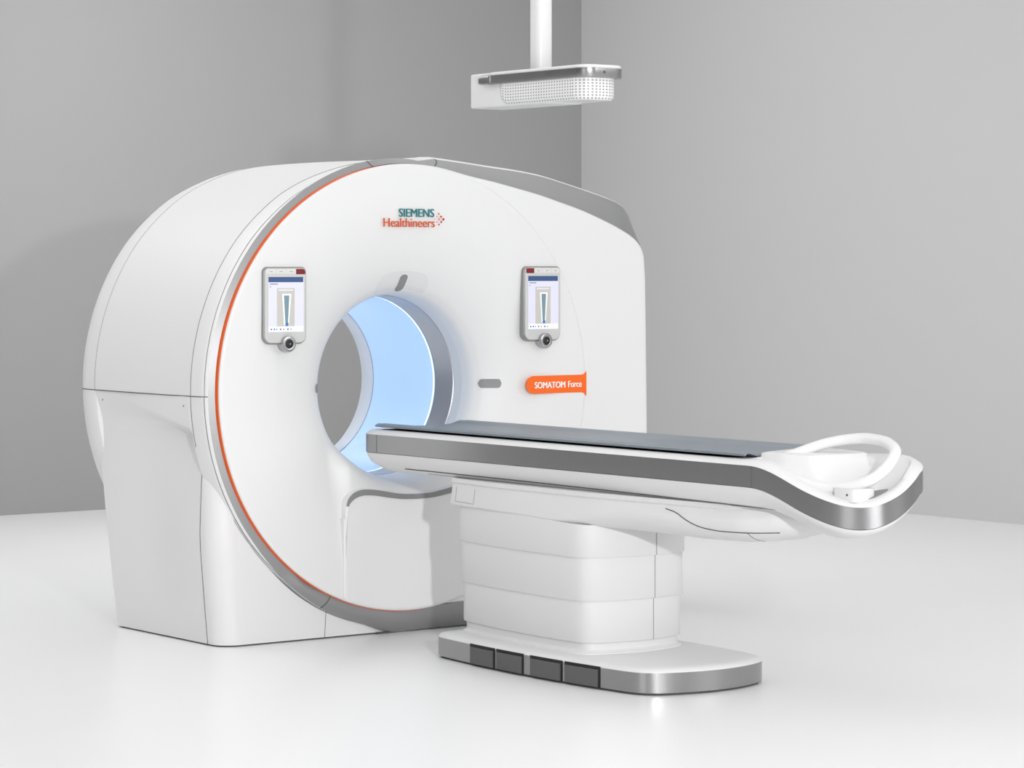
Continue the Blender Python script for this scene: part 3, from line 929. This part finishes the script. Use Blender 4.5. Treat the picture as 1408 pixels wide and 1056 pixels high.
mo['label'] = 'slate grey thin dished mattress lying along the top of the white patient table'; mo['category'] = 'mattress'

# ================================================================== CEILING CAMERA UNIT
CU = thing('ceiling_camera', 'white ceiling-hung camera unit with punched grille and silver band on a pole', 'camera unit', (-.03, -1.0, CEILZ))
mb = MB()
po = rrect(-.0245, -1.0, .074, .074, .026, 8)
mb.loft([[(x, y, z) for x, y in po] for z in (2.245, CEILZ - .02)], 'gloss')
pf = rrect(-.03, -1.0, .22, .22, .05, 8); mb.loft([[(x, y, z) for x, y in pf] for z in (CEILZ - .02, CEILZ)], 'gloss')
mb.build('pole', CU, 'white ceiling pole', sharp=40)
def slabz(mb, ol, z0, z1, bev, m):
    R = []
    for k in range(5):
        t = k / 4 * PI / 2; R.append([(x, y, z0 + bev * (1 - math.sin(t))) for x, y in inset(ol, bev * (1 - math.cos(t)))][:])
    R = R[::-1]
    for k in range(5):
        t = k / 4 * PI / 2; R.append([(x, y, z1 - bev * (1 - math.sin(t))) for x, y in inset(ol, bev * (1 - math.cos(t)))])
    mb.loft(R, m)
mb = MB(); slabz(mb, rrect(-.025, -.905, .165, .51, .012, 5), 2.122, 2.256, .008, 'gloss')
mb.build('rear_housing', CU, 'plain white rear box', sharp=40)
# grille: vertical wall around the front with rounded bottom-left corner
mb = MB(); uv = []
gp = rrect(-.025, -1.12, .185, .52, (.075, .075, .012, .012), 10)
g2 = resample([(x, y, 0) for x, y in gp], 160)
R = []; zl = [2.214, 2.150, 2.140, 2.130, 2.124]
rowsg = []
for iz in range(11):
    z = 2.215 - (2.215 - 2.126) * iz / 10
    o = .0 if iz < 9 else (.003 if iz == 9 else .010)
    loop_ = inset([(p.x, p.y) for p in g2], o)
    rr_ = .045; ye = -.862
    def zb_(y):
        t = y - (ye - rr_); return 2.126 + (rr_ - math.sqrt(max(0, rr_ * rr_ - t * t)) if t > 0 else 0)
    rowsg.append([(x, y, 2.215 - (2.215 - zb_(y)) * iz / 10) for x, y in loop_])
rowsg = [r + [r[0]] for r in rowsg]
mb.grid(rowsg, 'grille')
per = 161
for iz in range(11):
    for j in range(per): uv.append((j / 160 * 2.3, iz / 10))
mb.uv = uv
bt = rowsg[-1][:-1]
n0 = len(mb.v); k_ = mb.mi('gloss'); mb.v += bt; mb.f.append(list(range(n0, n0 + len(bt)))); mb.m.append(k_); mb.uv += [(0, 0)] * len(bt)
mb.build('grille_cover', CU, 'white punched sheet cover', sharp=40)
mb = MB()
bd = rrect(-.022, -1.09, .205, .62, (.06, .06, .03, .03), 10)
mb.loft([[(x, y, z) for x, y in inset(bd, d)] for d, z in ((.01, 2.208), (.002, 2.208), (0, 2.211), (0, 2.243), (.02, 2.243))], 'metal')
# arm end with pivot
mb.tube([(-.1255, -.80, 2.227), (-.1255, -.76, 2.227), (-.1255, -.735, 2.227)], [(.018, .004), (.018, .004), (.014, .003)], 'metal', 16)
mb.tube([(-.035, -1.4005, 2.228), (-.035, -1.3975, 2.228)], .006, 'gap', 10)
mb.build('metal_band', CU, 'silver band around the unit', sharp=40)
mb = MB(); slabz(mb, rrect(-.022, -1.09, .200, .615, (.06, .06, .03, .03), 10), 2.242, 2.256, .005, 'gloss')
mb.build('top_plate', CU, 'white top plate', sharp=40)

for o, p in PARTS:
    if '_root' in o: del o['_root']

# ================================================================== CAMERA
YAW = math.radians(37); c, s = math.cos(YAW), math.sin(YAW)
X0, Z0 = -.471, 11.65
cam = bpy.data.cameras.new('camera'); co_ = bpy.data.objects.new('camera', cam); COL.objects.link(co_)
co_.location = (-(X0 * c + Z0 * s), -(X0 * -s + Z0 * c), 1.5)
co_.rotation_euler = (PI / 2, 0, -YAW)
cam.sensor_width = 36; cam.lens = 36 * 3884 / 1408; cam.shift_y = -(528 - 368) / 1408
cam.clip_end = 100
scene.camera = co_

# ================================================================== LIGHT
def area(name, loc, target, size, power, sy=None, col=(1, 1, 1)):
    l = bpy.data.lights.new(name, 'AREA'); l.energy = power; l.size = size; l.color = col
    if sy: l.shape = 'RECTANGLE'; l.size_y = sy
    o = bpy.data.objects.new(name, l); COL.objects.link(o); o.location = loc
    d = Vector(target) - Vector(loc); o.rotation_euler = d.to_track_quat('-Z', 'Y').to_euler(); return o
kl = bpy.data.lights.new('studio_strobe', 'SPOT'); kl.energy = 1400; kl.shadow_soft_size = .11; kl.spot_size = math.radians(62); kl.spot_blend = .5
ko = bpy.data.objects.new('studio_strobe', kl); COL.objects.link(ko); ko.location = (-4.25, -9.0, 2.2)
ko.rotation_euler = (Vector((.8, 2, 1.35)) - Vector(ko.location)).to_track_quat('-Z', 'Y').to_euler()
area('overhead_fill', (-1.6, -3.5, 4.15), (-1.6, -3.5, 0), 13, 290, 17)  # unseen area light, added for broad even fill
area('background_fill', (1.2, 3.2, 4.1), (4.4, 3.6, 1.2), 3.0, 130, 2.5)  # unseen fill, added to brighten the walls and floor behind the gantry
area('rear_fill', (-2.2, 2.6, 4.1), (-1.8, 2.6, 0), 4.0, 75, 3.0)  # unseen fill, added to lift the floor at the back left
area('front_softbox', (-3.0, -11.0, 1.25), (0, -1, .6), 2.4, 70, 2.4)
area('right_softbox', (3.6, -9.0, 2.8), (1.5, -1, .3), 3.0, 110, 2.6)
area('left_softbox', (-8.7, -4.6, 1.25), (0, -.8, .9), 2.6, 50, 2.4)
w = bpy.data.worlds.new('world'); scene.world = w; w.use_nodes = True
w.node_tree.nodes['Background'].inputs[0].default_value = (1, 1, 1, 1)
w.node_tree.nodes['Background'].inputs[1].default_value = .32
scene.view_settings.view_transform = 'Standard'; scene.view_settings.look = 'None'
scene.view_settings.exposure = -.16; scene.view_settings.gamma = 1; scene.view_settings.use_curve_mapping = False
